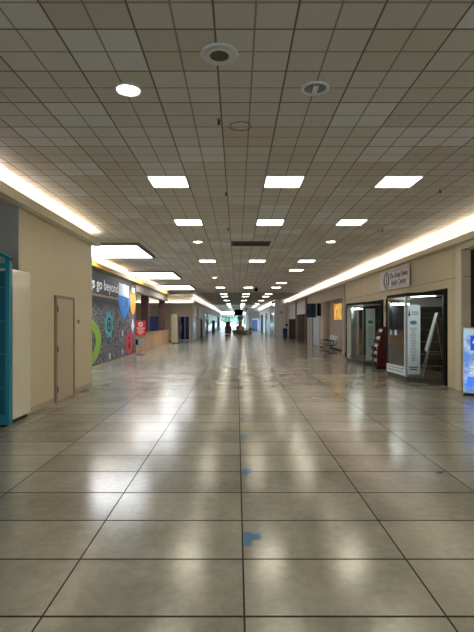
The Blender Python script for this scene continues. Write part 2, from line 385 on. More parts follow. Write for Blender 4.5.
def light0():
    t = thing('ceiling_light', '', 'ceiling light')
    b = B()
    for a in ((-.305, -.285, -.305, .305), (.285, .305, -.305, .305), (-.285, .285, -.305, -.285), (-.285, .285, .285, .305)): b.box(*a, -.012, 0)
    b.done('frame', M_white, t); B().box(-.285, .285, -.285, .285, -.006, -.002).done('diffuser', M_panel, t)
    return t
L0 = light0(); first = True
for rn, y in rows:
    for cn, x in cols:
        if (rn, cn) in skip: continue
        lab = 'square recessed fluorescent ceiling panel, %s column, %s row of panels from the front' % (cn, rn)
        if first: L0.location = (x, y, CZ); L0['label'] = lab; L0['group'] = 'fluorescent ceiling panels'; first = False
        else: dup(L0, (x, y, CZ), lab, 'fluorescent ceiling panels')
for y in (1.35, -4.75):  # unseen panels continuing the grid, added to light the near area
    for cn, x in cols: dup(L0, (x, y, CZ), 'added unseen fluorescent ceiling panel in the stretch behind the viewpoint', 'added ceiling panels behind the viewpoint')
M_lamp = emis('warm_lamp', (255, 246, 220), DOWN_E)
def downlight(loc, lab, lit, r=.13):
    t = thing('downlight', lab, 'recessed light', loc, 0, 'round recessed downlights')
    B().lathe([(r, 0), (r+.005, -.012), (r-.02, -.014), (r-.025, 0)]).done('trim_ring', M_white, t, smooth=True)
    if lit: B().capl(-.005, r-.02).done('lamp', M_lamp, t)
    else:
        B().capl(-.003, r-.02).done('reflector', mat('mirror_reflector', (120, 122, 125), .25, .9), t)
        B().box(-.02, .02, -.05, .05, -.03, -.004).done('lamp', M_white, t)
downlight((-1.05, 4.49, CZ), 'lit round recessed downlight, largest glowing disc in the near ceiling', True)
downlight((.75, 4.46, CZ), 'unlit round downlight with mirrored inside in the near ceiling', False)
downlight((-1.1, 13.05, CZ), 'small lit downlight left of the dark air grille', True, .14)
downlight((2.63, 13.05, CZ), 'small lit downlight right of the dark air grille', True, .14)
downlight((-1.14, 23.7, CZ), 'small distant downlight beyond the left column of fluorescent panels', True, .14)
t = thing('ceiling_speaker', 'large round white ceiling speaker with grey mesh centre', 'speaker', (-.147, 3.89, CZ))
B().lathe([(.155, 0), (.16, -.008), (.15, -.018), (.125, -.02), (.12, -.01), (.095, -.012), (.092, -.02), (.08, -.02)]).done('rim', M_white, t, smooth=True)
B().capl(-.016, .085).lathe([(.085, -.016), (.085, 0)]).done('mesh_grille', mat('speaker_mesh', (96, 90, 80), .7), t)
B().lathe([(.1, -.002), (.1, -.006), (.094, -.006), (.094, -.002)]).done('groove', M_grey, t)
def sprinkler0():
    t = thing('sprinkler_head', '', 'sprinkler'); b = B()
    b.tube((0, 0, 0), (0, 0, -.008), .032).done('escutcheon', M_chrome, t)
    B().tube((0, 0, -.008), (0, 0, -.05), .009).tube((-.014, 0, -.02), (-.008, 0, -.055), .003).tube((.014, 0, -.02), (.008, 0, -.055), .003).tube((0, 0, -.055), (0, 0, -.06), .02).done('nozzle', mat('dark_brass', (70, 58, 44), .4, .7), t)
    return t
sp = sprinkler0(); first = True
for x, y, lab in ((-.2, 5.14, 'sprinkler head on the near ceiling behind the round speaker'),
                  (3.45, 7.9, 'sprinkler head right of the front right fluorescent panel'),
                  (3.53, 11.3, 'sprinkler head further down the right side of the ceiling'),
                  (-.19, 8.05, 'sprinkler head between front left and front middle fluorescent panels'),
                  (-.21, 11.15, 'sprinkler head just in front of the dark air grille')):
    if first: sp.location = (x, y, CZ); sp['label'] = lab; sp['group'] = 'ceiling sprinklers'; first = False
    else: dup(sp, (x, y, CZ), lab, 'ceiling sprinklers')
tag(B().lathe([(.125, 0), (.125, -.006), (.117, -.006), (.117, 0)]).done('ceiling_ring', mat('faint_grey_ring', (112, 104, 92), .7), None, (.04, 5.33, CZ)), 'faint round ring on the ceiling tile behind the speaker', 'ring')
t = thing('air_grille', 'dark rectangular slotted air return grille in the middle of the ceiling', 'vent', (.39, 13.3, CZ))
B().box(-.53, .53, -.3, .3, -.012, -.002).done('backing', mat('vent_backing', (50, 52, 50), .7), t)
B().box(-.56, .56, -.33, -.29, -.03, 0).box(-.56, .56, .29, .33, -.03, 0).box(-.56, -.52, -.29, .29, -.03, 0).box(.52, .56, -.29, .29, -.03, 0).done('frame', mat('vent_frame', (82, 82, 78), .5, .3), t)
b = B()
for i in range(9): b.box(-.52, .52, -.26+i*.062, -.25+i*.062, -.028, -.008)
b.done('slats', mat('vent_slat', (70, 72, 70), .5, .3), t)
for x, y, lab in ((1.23, 30.0, 'black security camera dome hanging near the middle column of panels'), (4.0, 51.5-1.6, 'black camera dome on the far ceiling near the right cove')):
    if x > 3: x = 3.85
    t = thing('security_camera', lab, 'camera', (x, y, CZ), 0, 'black ceiling cameras')
    B().tube((0, 0, 0), (0, 0, -.12), .05).done('mount', M_blackp, t)
    B().blob((0, 0, -.2), .13, amp=0).done('dome', M_blackp, t, smooth=True)
def skylight(y0, y1, lab):
    t = thing('skylight', lab, 'skylight', (-3.9, (y0+y1)/2, CZ-.003), 0, 'white light boxes on the left ceiling'); h = (y1-y0)/2
    b = B(); X0, X1, Z0 = -1.04, 1.12, -.07
    o = [(X0, -h), (X1, -h), (X1, h), (X0, h)]; q = 1.3; i_ = [(X0+.1, -h+.1), (X1-.1, -h+.1), (X1-.1, h-.1), (X0+.1, h-.1)]
    for k in range(4):
        a, c, d, e = o[k], o[(k+1) % 4], i_[(k+1) % 4], i_[k]
        b.hexa([(a[0], a[1], 0), (c[0], c[1], 0), (d[0], d[1], 0), (e[0], e[1], 0), ((a[0]+e[0])/2, (a[1]+e[1])/2, Z0), ((c[0]+d[0])/2, (c[1]+d[1])/2, Z0), (d[0], d[1], Z0), (e[0], e[1], Z0)])
    b.done('surround', mat('skylight_frame', (120, 112, 104), .6), t)
    B().box(X0+.1, X1-.1, -h+.1, h-.1, -.06, -.05).done('diffuser', emis('skylight_diffuser', (246, 250, 255), SKY_E), t)
skylight(13.2, 16.0, 'nearest large white light box on the left ceiling above the mural')
skylight(20.5, 23.8, 'second large white light box on the left ceiling')
skylight(28.2, 31.8, 'third large white light box, before the brown columns')

# ------------------------------------------------------------------ left side, near
t = thing('service_door', 'tan flush service door in the near left wall', 'door', (-3.6, 9.66, 0)); 
B().box(0, .035, -.46, .46, .01, 2.06).done('door_leaf', M_door, t)
B().box(0, .05, -.52, -.46, 0, 2.12).box(0, .05, .46, .52, 0, 2.12).box(0, .05, -.46, .46, 2.06, 2.12).done('frame', mat('door_frame_paint', (142, 122, 98), .4), t)
for z in (.25, 1.05, 1.85): B().box(.035, .055, -.47, -.43, z-.06, z+.06).done('hinge', M_black, t)
hd = B().tube((.035, .38, 1.0), (.075, .38, 1.0), .012).tube((.075, .38, 1.0), (.105, .38, 1.0), .028, .022).done('door_knob', M_chrome, t)
B().tube((.035, .38, 1.0), (.042, .38, 1.0), .034).done('rosette', M_chrome, hd)
t = thing('thermostat', 'small beige wall thermostat right of the service door', 'thermostat', (-3.6, 10.5, 1.55))
B().box(0, .012, -.07, .07, -.02, .12).done('back_plate', M_cornice, t)
B().box(.012, .035, -.03, .05, 0, .09).done('body', M_grey, t); B().tube((.03, -.05, .06), (.05, -.05, .06), .014).done('dial', M_black, t)
# teal kiosk with white side
t = thing('vending_kiosk', 'teal gabled kiosk with a glossy cream side panel at the left edge', 'kiosk', (-4.2, 6.95, 0))
M_teal = mat('teal_paint', (22, 122, 142), .3); M_teald = mat('dark_teal_panel', (12, 88, 106), .3)
B().box(-.8, .72, .06, .9, .07, 2.42).done('cabinet', mat('glossy_cream', (228, 223, 206), .08), t, bevel=.01)
B().box(-.76, .68, .1, .86, 0, .07).done('plinth', M_black, t)
B().box(-.8, .76, .02, .06, .12, 2.36).done('front_panel', M_teald, t)
B().box(.75, .82, -.04, .06, .06, 2.56).box(-.87, -.8, -.04, .06, .06, 2.56).box(-.8, .75, -.03, .06, 2.4, 2.47).box(-.8, .75, -.03, .06, .06, .2).done('front_frame', M_teal, t, bevel=.006)
B().prism([(-.87, 2.56), (-.025, 3.0), (.82, 2.56), (.82, 2.5), (-.025, 2.93), (-.87, 2.5)], XZ, -.04, .06).done('gable', M_teal, t)
b = B()
for z in (.6, 1.1, 1.6, 2.1): b.box(-.8, .75, .012, .02, z, z+.015)
b.done('panel_ribs', M_teal, t)

# ------------------------------------------------------------------ mural
MX = -4.95
t = thing('mural', 'black wall mural with coloured emblems and white chalk-style drawings on the left wall', 'mural', (0, 0, 0))
B().box(-4.968, MX, 11.56, 22.8, .06, 3.43).done('mural_panel', mural_mat(), t)
c_ = lambda n, rgb: mat(n, rgb, .4)
def em(name, pts, m, lift=.004): return B().prism(pts, YZ, MX, MX+lift).done(name, m, t)
def ring(name, cy, cz, ry, rz, k, m, lift=.004):
    b = B(); o = ell(cy, cz, ry, rz); i = ell(cy, cz, ry*k, rz*k); n = len(o)
    for q in range(n):
        r = (q+1) % n
        b.hexa([(MX, *o[q]), (MX, *o[r]), (MX, *i[r]), (MX, *i[q]), (MX+lift, *o[q]), (MX+lift, *o[r]), (MX+lift, *i[r]), (MX+lift, *i[q])])
    return b.done(name, m, t)
ring('green_ring', 15.2, .9, 1.75, .84, .62, c_('leaf_green', (142, 186, 66)))
ring('green_arm', 14.0, 2.2, .6, .5, .5, c_('leaf_green', (142, 186, 66)))
g = [(18.0+(.62 if (i//2) % 2 else .52)*math.cos(i*math.pi/16), 1.48+(.56 if (i//2) % 2 else .47)*math.sin(i*math.pi/16)) for i in range(32)]
em('teal_gear', g, c_('sky_teal', (72, 178, 196))); ring('gear_mark', 18.0, 1.48, .3, .28, .7, M_dark, .008); em('gear_hub', ell(18.0, 1.48, .1, .1), M_dark, .008)
pin = [(20.45+1.08*math.cos(a), 2.6+.66*math.sin(a)) for a in [math.radians(-35+i*250/24) for i in range(25)]]+[(19.75, 2.05), (20.45, 1.62), (21.1, 2.05)]
em('blue_pin', pin, c_('azure', (24, 128, 226)))
em('white_sheet', [(19.45, 2.72), (21.25, 2.68), (21.25, 3.2), (19.45, 3.24)], c_('white_with_sheen', (240, 248, 252)), .009)  # white sheet, its colour lifted to include a glossy reflection
em('pin_figure', [(20.7, 2.2), (21.1, 2.25), (21.1, 2.65), (20.7, 2.62)], c_('slate', (70, 90, 110)), .009)
em('yellow_oval', ell(22.12, 2.6, .6, .68), c_('amber', (232, 172, 60)))
em('picture_frame', [(21.75, 2.9), (22.55, 2.9), (22.55, 3.25), (21.75, 3.25)], M_dark, .008); em('picture', [(21.85, 2.95), (22.45, 2.95), (22.45, 3.2), (21.85, 3.2)], M_paper, .011)
em('red_badge', [(21.35+.68*math.cos(a), .58+.5*math.sin(a)) for a in [math.radians(120+i*300/24) for i in range(25)]]+[(21.35, 1.2)], c_('crimson', (208, 42, 66)))
em('badge_mark', [(21.2, .35), (21.5, .35), (21.5, .55), (21.35, .7), (21.2, .55)], M_dark, .008)
em('badge_mark', ell(21.35, .82, .1, .08), M_dark, .008)
em('white_diamond', [(22.1, 1.05), (22.45, 1.4), (22.1, 1.75), (21.75, 1.4)], M_paper)
for y, z in ((18.1, .25), (20.1, 1.1), (20.1, .3)): em('small_white_tag', [(y-.1, z-.12), (y+.1, z-.12), (y+.1, z+.12), (y-.1, z+.12)], M_paper)
text('lettering', 'Things go beyond', .52, (MX, 14.35, 2.78), LW, M_paper, t, width=5.0, bold=.008)
b = B(); y = 15.2; rr = random.Random(3)
while y < 19.3: l = rr.uniform(.12, .4); b.box(MX, MX+.004, y, y+l, 2.5, 2.5+rr.uniform(.06, .1)); y += l+.08
tag_ = b.done('faded_caption', c_('faded_orange', (160, 126, 100)), t)

# ------------------------------------------------------------------ red sign on a stand, counter, columns
t = thing('sign_stand', 'red notice sign with white emblem on a pole stand by the mural end', 'sign', (-4.62, 22.3, 0))
B().lathe([(0, .03), (.2, .02), (.22, 0)]).done('foot', M_black, t); B().tube((0, 0, .02), (0, 0, 1.0), .015).done('pole', M_chrome, t)
B().box(-.24, .24, -.03, .0, .94, 1.64).done('sign_board', mat('sign_red', (206, 44, 50), .4), t)
B().prism(ell(0, 1.46, .11, .11), XZ, -.031, -.036).done('emblem', M_paper, t)
B().prism(ell(0, 1.46, .05, .05), XZ, -.036, -.04).done('emblem_centre', mat('sign_red', (206, 44, 50)), t)
b = B()
for z, hw in ((1.26, .19), (1.17, .14), (1.08, .17), (1.0, .1)): b.box(-hw, hw, -.035, -.03, z, z+.05)
b.done('white_lines', mat('pink_white', (240, 190, 190), .5), t)
B().box(-.1, .22, -.14, -.03, .46, .76).done('leaflet_box', mat('blue_grey_plastic', (150, 160, 172), .4), t, bevel=.01)
B().box(-.22, -.12, -.1, -.02, .48, .76).done('dispenser', M_blackp, t, bevel=.01)
t = thing('service_counter', 'long low maple wood counter wall between the brown columns', 'counter', (0, 0, 0))
B().box(-5.07, -4.95, 22.82, 33.6, 0, .97).done('front', M_wood, t)
B().box(-5.075, -4.9, 22.82, 33.62, .97, 1.01).done('top', mat('maple_top', (190, 150, 110), .3), t)
for y, lab in ((26.6, 'dark brown square column, nearer one behind the wood counter'), (32.6, 'dark brown square column, farther one behind the wood counter')):
    t = thing('square_column', lab, 'column', (-5.3, y+.2, 0), 0, 'brown columns')
    B().box(-.2, .2, -.2, .2, .12, 3.84).done('shaft', M_maroon, t); B().box(-.22, .22, -.22, .22, 0, .12).done('base', M_black, t)
t = thing('tall_cabinet', 'tall tan cabinet standing past the end of the wood counter', 'cabinet', (-4.55, 33.9, 0))
B().box(-.22, .22, -.2, .5, .06, 2.12).done('body', mat('cabinet_tan', (178, 160, 128), .4), t)
B().box(-.2, .2, -.18, .48, 0, .06).done('plinth', M_black, t); B().box(-.002, .002, -.205, -.2, .1, 2.08).done('door_gap', M_black, t)
B().box(.02, .04, -.23, -.2, 1.0, 1.2).done('handle', M_chrome, t)
# purple shopfront in the side hall
t = thing('shopfront', 'dark blue glass shopfront in the perpendicular wall on the left', 'shopfront', (-4.65, 39.5, 0))
b = B()
for x in (-.6, -.22, .2, .56): b.box(x, x+.05, .02, .1, 0, 2.05)
b.box(-.6, .6, .02, .1, 2.0, 2.05).box(-.6, .6, .02, .1, 0, .08)
b.done('frame', M_chrome, t); B().box(-.6, .6, .05, .055, .08, 2.0).done('pane', M_glassb, t)
B().box(-.1, -.06, -.04, .0, .8, 1.3).box(-.09,-.07,-.01,.03,1.0,1.1).done('handle', M_chrome, t)
t = thing('display_window', 'purple display window seen between the two brown columns', 'window', (-7.05, 39.5, .7))
B().box(-.45, -.4, .02, .1, 0, 1.4).box(.4, .45, .02, .1, 0, 1.4).box(-.4, .4, .02, .1, 1.35, 1.4).box(-.4, .4, .02, .1, 0, .05).done('frame', M_white, t)
B().box(-.4, .4, .05, .055, .05, 1.35).done('pane', M_glassb, t)
# left far wall
def wall_sign(name, lab, x, y0, y1, z0, z1, s, m, cat='sign'):
    t = thing(name, lab, cat, (x, (y0+y1)/2, (z0+z1)/2)); h = (y1-y0)/2; v = (z1-z0)/2
    a = lambda p, q: (min(s*p, s*q), max(s*p, s*q))
    B().box(*a(0, .06), -h, h, -v, v).done('board', m, t); B().box(*a(0, .08), -h-.04, -h, -v-.04, v+.04).box(*a(0, .08), h, h+.04, -v-.04, v+.04).box(*a(0, .08), -h, h, v, v+.04).box(*a(0, .08), -h, h, -v-.04, -v).done('frame', M_cornice, t)
    return t
wall_sign('shop_sign', 'white shop sign board at the first corner of the far left wall', -3.8, 40.1, 43.2, 2.05, 2.95, 1, M_white)
wall_sign('shop_sign', 'white shop sign board over the brown gate on the far left wall', -3.8, 45.0, 48.2, 2.0, 2.9, 1, M_white)
def gate(name, lab, x, y0, y1, h, s, m, cat='gate', n=6, mp=None):
    t = thing(name, lab, cat, (x, (y0+y1)/2, 0)); L = (y1-y0)/2-.002
    a = lambda p, q: (min(s*p, s*q), max(s*p, s*q))
    B().box(*a(-.06, -.02), -L, L, .02, h-.02).done('panel', m, t)
    b = B()
    for i in range(n+1): yy = -L+i*(2*L-.06)/n; b.box(*a(-.05, .015), yy, yy+.06, 0, h-.01)
    b.box(*a(-.05, .015), -L, L, h-.09, h-.005).done('frame', mp or M_black, t); return t
gate('folding_gate', 'dark brown folding gate in the far left wall', -3.8, 48.4, 51.2, 1.85, 1, M_brown, n=3)
gate('glass_storefront', 'narrow dark glazed storefront at the first corner of the far left wall', -3.8, 40.3, 43.0, 1.95, 1, mat('dark_glass_panel', (60, 62, 72), .1), 'storefront', 2, M_chrome)
gate('dark_storefront', 'tall black framed storefront before the bright left windows', -3.8, 55, 60.5, 2.6, 1, mat('slate_glass_panel', (58, 64, 78), .12), 'storefront', 3)
gate('grey_storefront', 'grey storefront past the bright left windows', -3.8, 92, 100, 2.5, 1, mat('dark_glass_panel', (60, 62, 72), .1), 'storefront', 5)
t = thing('banner_stand', 'tall black banner stand in front of the far left windows', 'banner', (-3.35, 66, 0))
B().box(-.25, .25, -.1, .1, 0, .06).done('foot', M_black, t); B().box(-.22, .22, -.02, .02, .06, 1.75).done('banner', M_blackp, t)

# ------------------------------------------------------------------ centre of the aisle, far
t = thing('information_kiosk', 'round planter kiosk with a pinkish column carrying a black screen, far down the aisle', 'kiosk', (.42, 59, 0))
M_rock = mat('pink_brown_stone', (226, 190, 162), .7, noise=.3, nscale=3, bump=.3)
B().lathe([(0, .55), (.9, .55), (.98, .5), (.98, .1), (.92, 0), (0, 0)], 24).done('planter', mat('olive_brown_stone', (158, 146, 108), .6, noise=.2), t)
B().blob((0, 0, .75), .52, 1, 1, .9, 3, .18).done('rockwork', M_rock, t)
B().box(-.2, .2, -.2, .2, .6, 2.0).done('column', M_rock, t, bevel=.03)
B().box(-.33, .33, -.28, .28, 1.85, 2.3).done('sign_box', mat('dim_grey', (120, 118, 124), .5), t, bevel=.02)
s_ = B().box(-.78, .34, -.2, .2, 2.36, 3.14).done('screen', mat('matt_black', (8, 8, 9), .8, spec=.1), t, bevel=.01)
B().box(-.74, .30, -.21, -.2, 2.41, 3.1).done('screen_glass', mat('screen_black', (4, 4, 5), .7, spec=.1), s_)
B().tube((-.1, 0, 3.14), (-.1, 0, 3.84), .04).tube((-1., .1, 3.35), (.75, .1, 3.35), .03).tube((.75, .1, 3.35), (.75, .1, 2.5), .05).box(-1.05, -.85, .0, .2, 3.3, 3.45).done('hanging_frame', M_black, t)
for i, (x, y, r, lab) in enumerate(((-.95, 58.2, .3, 'leafy shrub in a pot left of the round planter kiosk'), (1.72, 58.6, .26, 'leafy shrub in a pot right of the round planter kiosk'))):
    t = thing('potted_shrub', lab, 'potted plant', (x, y, 0), 0, 'shrubs beside the kiosk')
    B().lathe([(0, .32), (.2, .32), (.17, 0), (0, 0)], 16).done('pot', mat('clay', (140, 92, 64), .7), t)
    b = B(); rr = random.Random(i)
    for k in range(220):
        a, e_ = rr.uniform(0, 6.28), rr.uniform(-.3, 1.5); d = Vector((math.cos(a)*math.cos(e_), math.sin(a)*math.cos(e_), math.sin(e_)))
        p = Vector((0, 0, .5))+d*r*rr.uniform(.4, 1); u = d.orthogonal().normalized()*.035; q = p+d*.12
        b.bm.faces.new([b.bm.verts.new(v) for v in (p, (p+q)/2+u, q, (p+q)/2-u)])
    b.done('foliage', mat('leaf', (84, 104, 58), .6, noise=.3), t)
t = thing('merchandise_cart', 'reddish brown cart with a dark top left of the round planter kiosk', 'cart', (-1.1, 57, 0))
B().box(-.38, .38, -.35, .35, .14, 1.05).done('body', mat('red_brown_wood', (122, 62, 46), .5, noise=.2), t, bevel=.02)
B().box(-.36, .36, -.33, .33, 0, .14).done('plinth', M_white, t)
B().box(-.3, .3, -.3, .3, 1.05, 1.35).done('shelf', mat('red_brown_wood2', (104, 50, 40), .5), t, bevel=.05)
B().blob((0, 0, 1.42), .3, 1.1, 1, .5, 3, .1).done('dark_cover', mat('dark_cloth', (34, 30, 30), .9), t)
B().box(.38, .44, -.3, .3, .9, 1.15).done('side_tray', M_black, t)

# ------------------------------------------------------------------ right side: display cases
def display_case(lab, pts, top, withbanner):
    """pts: plan points from the near wall corner round to the far wall corner"""
    t = thing('display_case', lab, 'display case', (0, 0, 0), 0, 'glass display bays on the right wall')
    far = pts[-1]; near = pts[0]; inner = [(RX+.6, far[1]), (RX+.6, near[1])]
    P = pts+inner
    B().prism(P, XY, 0.002, .13).done('plinth', mat('dark_stone', (52, 47, 42), .35), t)
    B().prism(pts+[(RX, far[1]), (RX, near[1])], XY, top-.09, top).done('top_frame', M_blackp, t)
    B().prism(pts+[(RX+.1, far[1]), (RX+.1, near[1])], XY, top-.1, top-.09).done('soffit', mat('case_soffit', (150, 140, 130), .6), t)
    for k, (x, y) in enumerate(pts):
        r = .045 if k in (0, len(pts)-1) else .022
        B().box(x-r, x+r, y-r, y+r, .13, top-.09).done('post', M_black if k != 1 else M_chrome, t)
    for a, c in zip(pts, pts[1:]):
        d = Vector((c[0]-a[0], c[1]-a[1], 0)).normalized(); n = Vector((-d.y, d.x, 0))*.004
        A = Vector((*a, 0))+d*.03; D = Vector((*c, 0))-d*.03
        B().hexa([(A+n).to_tuple()[:2]+(.13,), (D+n).to_tuple()[:2]+(.13,), (D-n).to_tuple()[:2]+(.13,), (A-n).to_tuple()[:2]+(.13,),
                  (A+n).to_tuple()[:2]+(top-.1,), (D+n).to_tuple()[:2]+(top-.1,), (D-n).to_tuple()[:2]+(top-.1,), (A-n).to_tuple()[:2]+(top-.1,)]).done('glass_pane', M_glass, t)
    B().box(RX-.04, RX+.02, near[1]-.1, near[1], 0, top+.02).box(RX-.04, RX+.02, near[1]-.1, far[1]+.1, top, top+.06).box(RX-.04, RX+.02, far[1], far[1]+.1, 0, top+.02).done('wall_frame', M_blackp, t)
    if withbanner:
        B().hexa([(5.06, 11.9, top-.108), (4.64, 12.4, top-.108), (4.67, 12.43, top-.108), (5.09, 11.93, top-.108), (5.06, 11.9, top-.1), (4.64, 12.4, top-.1), (4.67, 12.43, top-.1), (5.09, 11.93, top-.1)]).done('added_fill_strip', emis('added_fill_strip', (240, 246, 255), 22), t)  # strip added under the soffit to brighten the banner front
    return t
p1 = [(5.17, 11.58), (4.50, 12.35), (4.41, 13.7), (5.17, 14.9)]
case1 = display_case('near glass display bay with an easel and tall banner inside, under the white sign', p1, 2.36, True)
# printed strip at the foot of the aisle-side pane
st = B().hexa([(4.492, 12.4, .15), (4.405, 13.66, .15), (4.398, 13.66, .15), (4.484, 12.4, .15), (4.492, 12.4, .38), (4.405, 13.66, .38), (4.398, 13.66, .38), (4.484, 12.4, .38)]).done('printed_strip', M_paper, case1)
b = B()
for z, off in ((.30, 0), (.22, .1)):
    y = 12.5+off; rr = random.Random(int(z*100))
    while y < 13.5:
        l = rr.uniform(.04, .13); x = 4.484-(y-12.4)/1.26*.086
        b.box(x-.006, x+.002, y, y+l, z, z+.035); y += l+.03
b.done('strip_writing', M_inkg, st)
B().hexa([(4.47, 13.72, .13), (5.36, 14.86, .13), (5.37, 14.85, .13), (4.49, 13.71, .13), (4.47, 13.72, 2.25), (5.36, 14.86, 2.25), (5.37, 14.85, 2.25), (4.49, 13.71, 2.25)]).done('dark_fill_board', mat('dark_fill', (50, 56, 70), .5), case1)  # added dark board standing in for the dim shop interior
B().box(4.47, 4.5, 12.38, 12.44, .4, 2.2).done('pane_edge', M_paper, case1)
for y in (12.95, 13.35): B().box(4.40, 4.45, y, y+.03, 1.22, 1.36).done('pull_handle', M_chrome, case1)
def tube_light(lab, x0, x1, y, z, m):
    t = thing('strip_light', lab, 'light', ((x0+x1)/2, y, z)); h = (x1-x0)/2
    B().box(-h, h, -.03, .03, .02, .06).done('housing', M_white, t); B().tube((-h+.02, 0, 0), (h-.02, 0, 0), .02).done('tube', m, t)
    B().tube((-h*.6, 0, .06), (-h*.6, 0, 2.26-z), .006).tube((h*.6, 0, .06), (h*.6, 0, 2.26-z), .006).done('hanger', M_chrome, t)
M_tube = emis('case_tube', (245, 250, 245), 45)
tube_light('small strip light inside the near display bay behind the aisle-side glass', 4.62, 5.15, 13.9, 2.12, M_tube)
# inside the near bay
t = thing('shop_valance', 'pale valance board across the inside of the near display bay', 'valance', (5.9, 15.2, 2.2))
B().box(-.95, 1.5, 0, .05, -.12, .16).done('board', mat('valance_white', (205, 212, 208), .5), t); B().box(-.95, 1.5, 0.05, .38, .12, .16).done('shelf', M_white, t)
t = thing('tall_banner', 'tall white printed banner with a list of lines inside the near display bay', 'banner', (4.83, 12.75, .13))
B().box(-.19, .19, -.012, .012, .03, 1.93).done('panel', mat('banner_print', (244, 249, 255), .4), t); B().box(-.2, .2, -.09, .09, 0, .03).done('foot', M_chrome, t)
b = B()
b.prism([(-.14, 1.62), (-.08, 1.62), (-.11, 1.82)], XZ, -.016, -.012).box(-.05, .14, -.016, -.012, 1.72, 1.74).box(-.05, .14, -.016, -.012, 1.66, 1.68)
b.done('emblem', M_ink, t)
B().prism(ell(0, 1.44, .1, .055), XZ, -.0155, -.012).done('oval_mark', M_inkg, t)
b = B(); rr = random.Random(2)
for i in range(22): hw = rr.uniform(.05, .09); b.box(-hw, hw, -.015, -.012, 1.28-i*.042, 1.292-i*.042)
b.done('list_lines', M_inkg, t)
B().box(-.12, .12, -.015, -.012, .2, .23).box(-.1, .1, -.015, -.012, .14, .17).done('footer_lines', M_ink, t)
t = thing('easel', 'thin metal easel standing inside the near display bay', 'easel', (5.16, 12.35, .13), -.30)
M_leg = mat('pale_metal_tube', (176, 170, 158), .35, .5)
top_ = (.12, 0, 1.52)
B().tube((-.24, -.3, 0), top_, .011).done('leg', M_leg, t); B().tube((-.24, .3, 0), top_, .011).done('leg', M_leg, t); B().tube((.34, 0, 0), top_, .011).done('leg', M_leg, t)
B().tube((-.09, -.16, .66), (-.09, .16, .66), .01).tube((-.13, -.3, .68), (-.13, .3, .68), .01).tube((-.1, 0, .67), (.24, 0, .67), .007).done('ledge', M_leg, t)
o = B().hexa([(-.135, -.3, 0), (-.115, -.3, 0), (-.115, .3, 0), (-.135, .3, 0), (.13, -.3, 1.0), (.15, -.3, 1.0), (.15, .3, 1.0), (.13, .3, 1.0)]).done('poster_board', M_paper, None, (5.15, 12.35, .83)); o.rotation_euler = (0, 0, -.30)
tag(o, 'white poster board leaning on the metal easel', 'poster')
# dark shelving in the shop behind
def shelf_rack(lab, loc, w, h):
    t = thing('shelf_rack', lab, 'shelf', loc)
    for x in (-w/2, w/2-.04): B().box(x, x+.04, 0, .4, 0, h).done('upright', M_black, t)
    for k in range(5): B().box(-w/2+.04, w/2-.04, 0, .4, .1+k*(h-.15)/4, .14+k*(h-.15)/4).done('shelf', mat('dark_shelf', (60, 58, 60), .5), t)
    return t
shelf_rack('dark shelf rack inside the shop behind the easel', (6.2, 15.1, 0.0), 1.2, 1.75)
p2 = [(5.17, 16.6), (4.66, 17.2), (4.42, 18.8), (5.17, 20.4)]
case2 = display_case('farther glass display bay with a pale banner inside, behind the brochure rack', p2, 2.32, False)
tube_light('small strip light inside the farther display bay', 4.7, 5.2, 19.2, 2.12, M_tube)
t = thing('tall_banner', 'pale blue printed banner inside the farther display bay', 'banner', (4.98, 17.35, .13))
B().box(-.17, .17, -.012, .012, .03, 1.95).done('panel', mat('banner_print2', (240, 247, 255), .4), t); B().box(-.2, .2, -.09, .09, 0, .03).done('foot', M_chrome, t)
B().prism(ell(0, 1.45, .1, .06), XZ, -.016, -.012).done('oval_mark', M_inkg, t)
b = B()
for i in range(16): b.box(-.08, .08, -.015, -.012, 1.28-i*.05, 1.292-i*.05)
b.done('list_lines', M_inkg, t)
t = thing('partition_panel', 'pale green-grey partition panel inside the farther display bay', 'panel', (0, 0, .13))
B().hexa([(4.62, 19.0, 0), (5.18, 20.2, 0), (5.2, 20.19, 0), (4.64, 18.99, 0), (4.62, 19.0, 2.05), (5.18, 20.2, 2.05), (5.2, 20.19, 2.05), (4.64, 18.99, 2.05)]).done('panel', mat('pale_green', (196, 208, 200), .5), t)
B().box(4.6, 4.64, 18.93, 18.97, 0, 2.05).done('edge_strip', M_paper, t); B().box(5.2, 5.24, 20.1, 20.14, 0, 2.05).done('edge_strip', M_paper, t)
B().hexa([(4.72, 19.15, 1.2), (4.98, 19.7, 1.2), (4.985, 19.69, 1.2), (4.725, 19.14, 1.2), (4.72, 19.15, 1.6), (4.98, 19.7, 1.6), (4.985, 19.69, 1.6), (4.725, 19.14, 1.6)]).done('pinned_sheet', mat('grey_sheet', (150, 164, 170), .5), t)

# hanging white sign
t = thing('shop_sign', 'white sign reading The Great News Radio Center above the near display bay', 'sign', (RX-.04, 0, 0))
B().box(-.03, .0, 13.86, 16.7, 2.67, 3.34).done('board', mat('sign_white', (214, 210, 222), .4), t)
B().box(.0, .04, 14.2, 14.3, 2.8, 3.2).box(.0, .04, 16.2, 16.3, 2.8, 3.2).done('bracket', M_black, t)
def disc(name, cy, cz, r, m, x, k=0.):
    b = B(); o_ = ell(cy, cz, r, r, 48)
    if not k: b.prism(o_, YZ, x, x+.004)
    else:
        i_ = ell(cy, cz, r*k, r*k, 48)
        for q in range(48):
            w_ = (q+1) % 48
            b.hexa([(x, *o_[q]), (x, *o_[w_]), (x, *i_[w_]), (x, *i_[q]), (x+.004, *o_[q]), (x+.004, *o_[w_]), (x+.004, *i_[w_]), (x+.004, *i_[q])])
    return b.done(name, m, t)
disc('emblem_ring', 15.97, 2.99, .30, M_ink, -.034, .72); disc('emblem_line', 15.97, 2.99, .2, M_ink, -.034, .95)
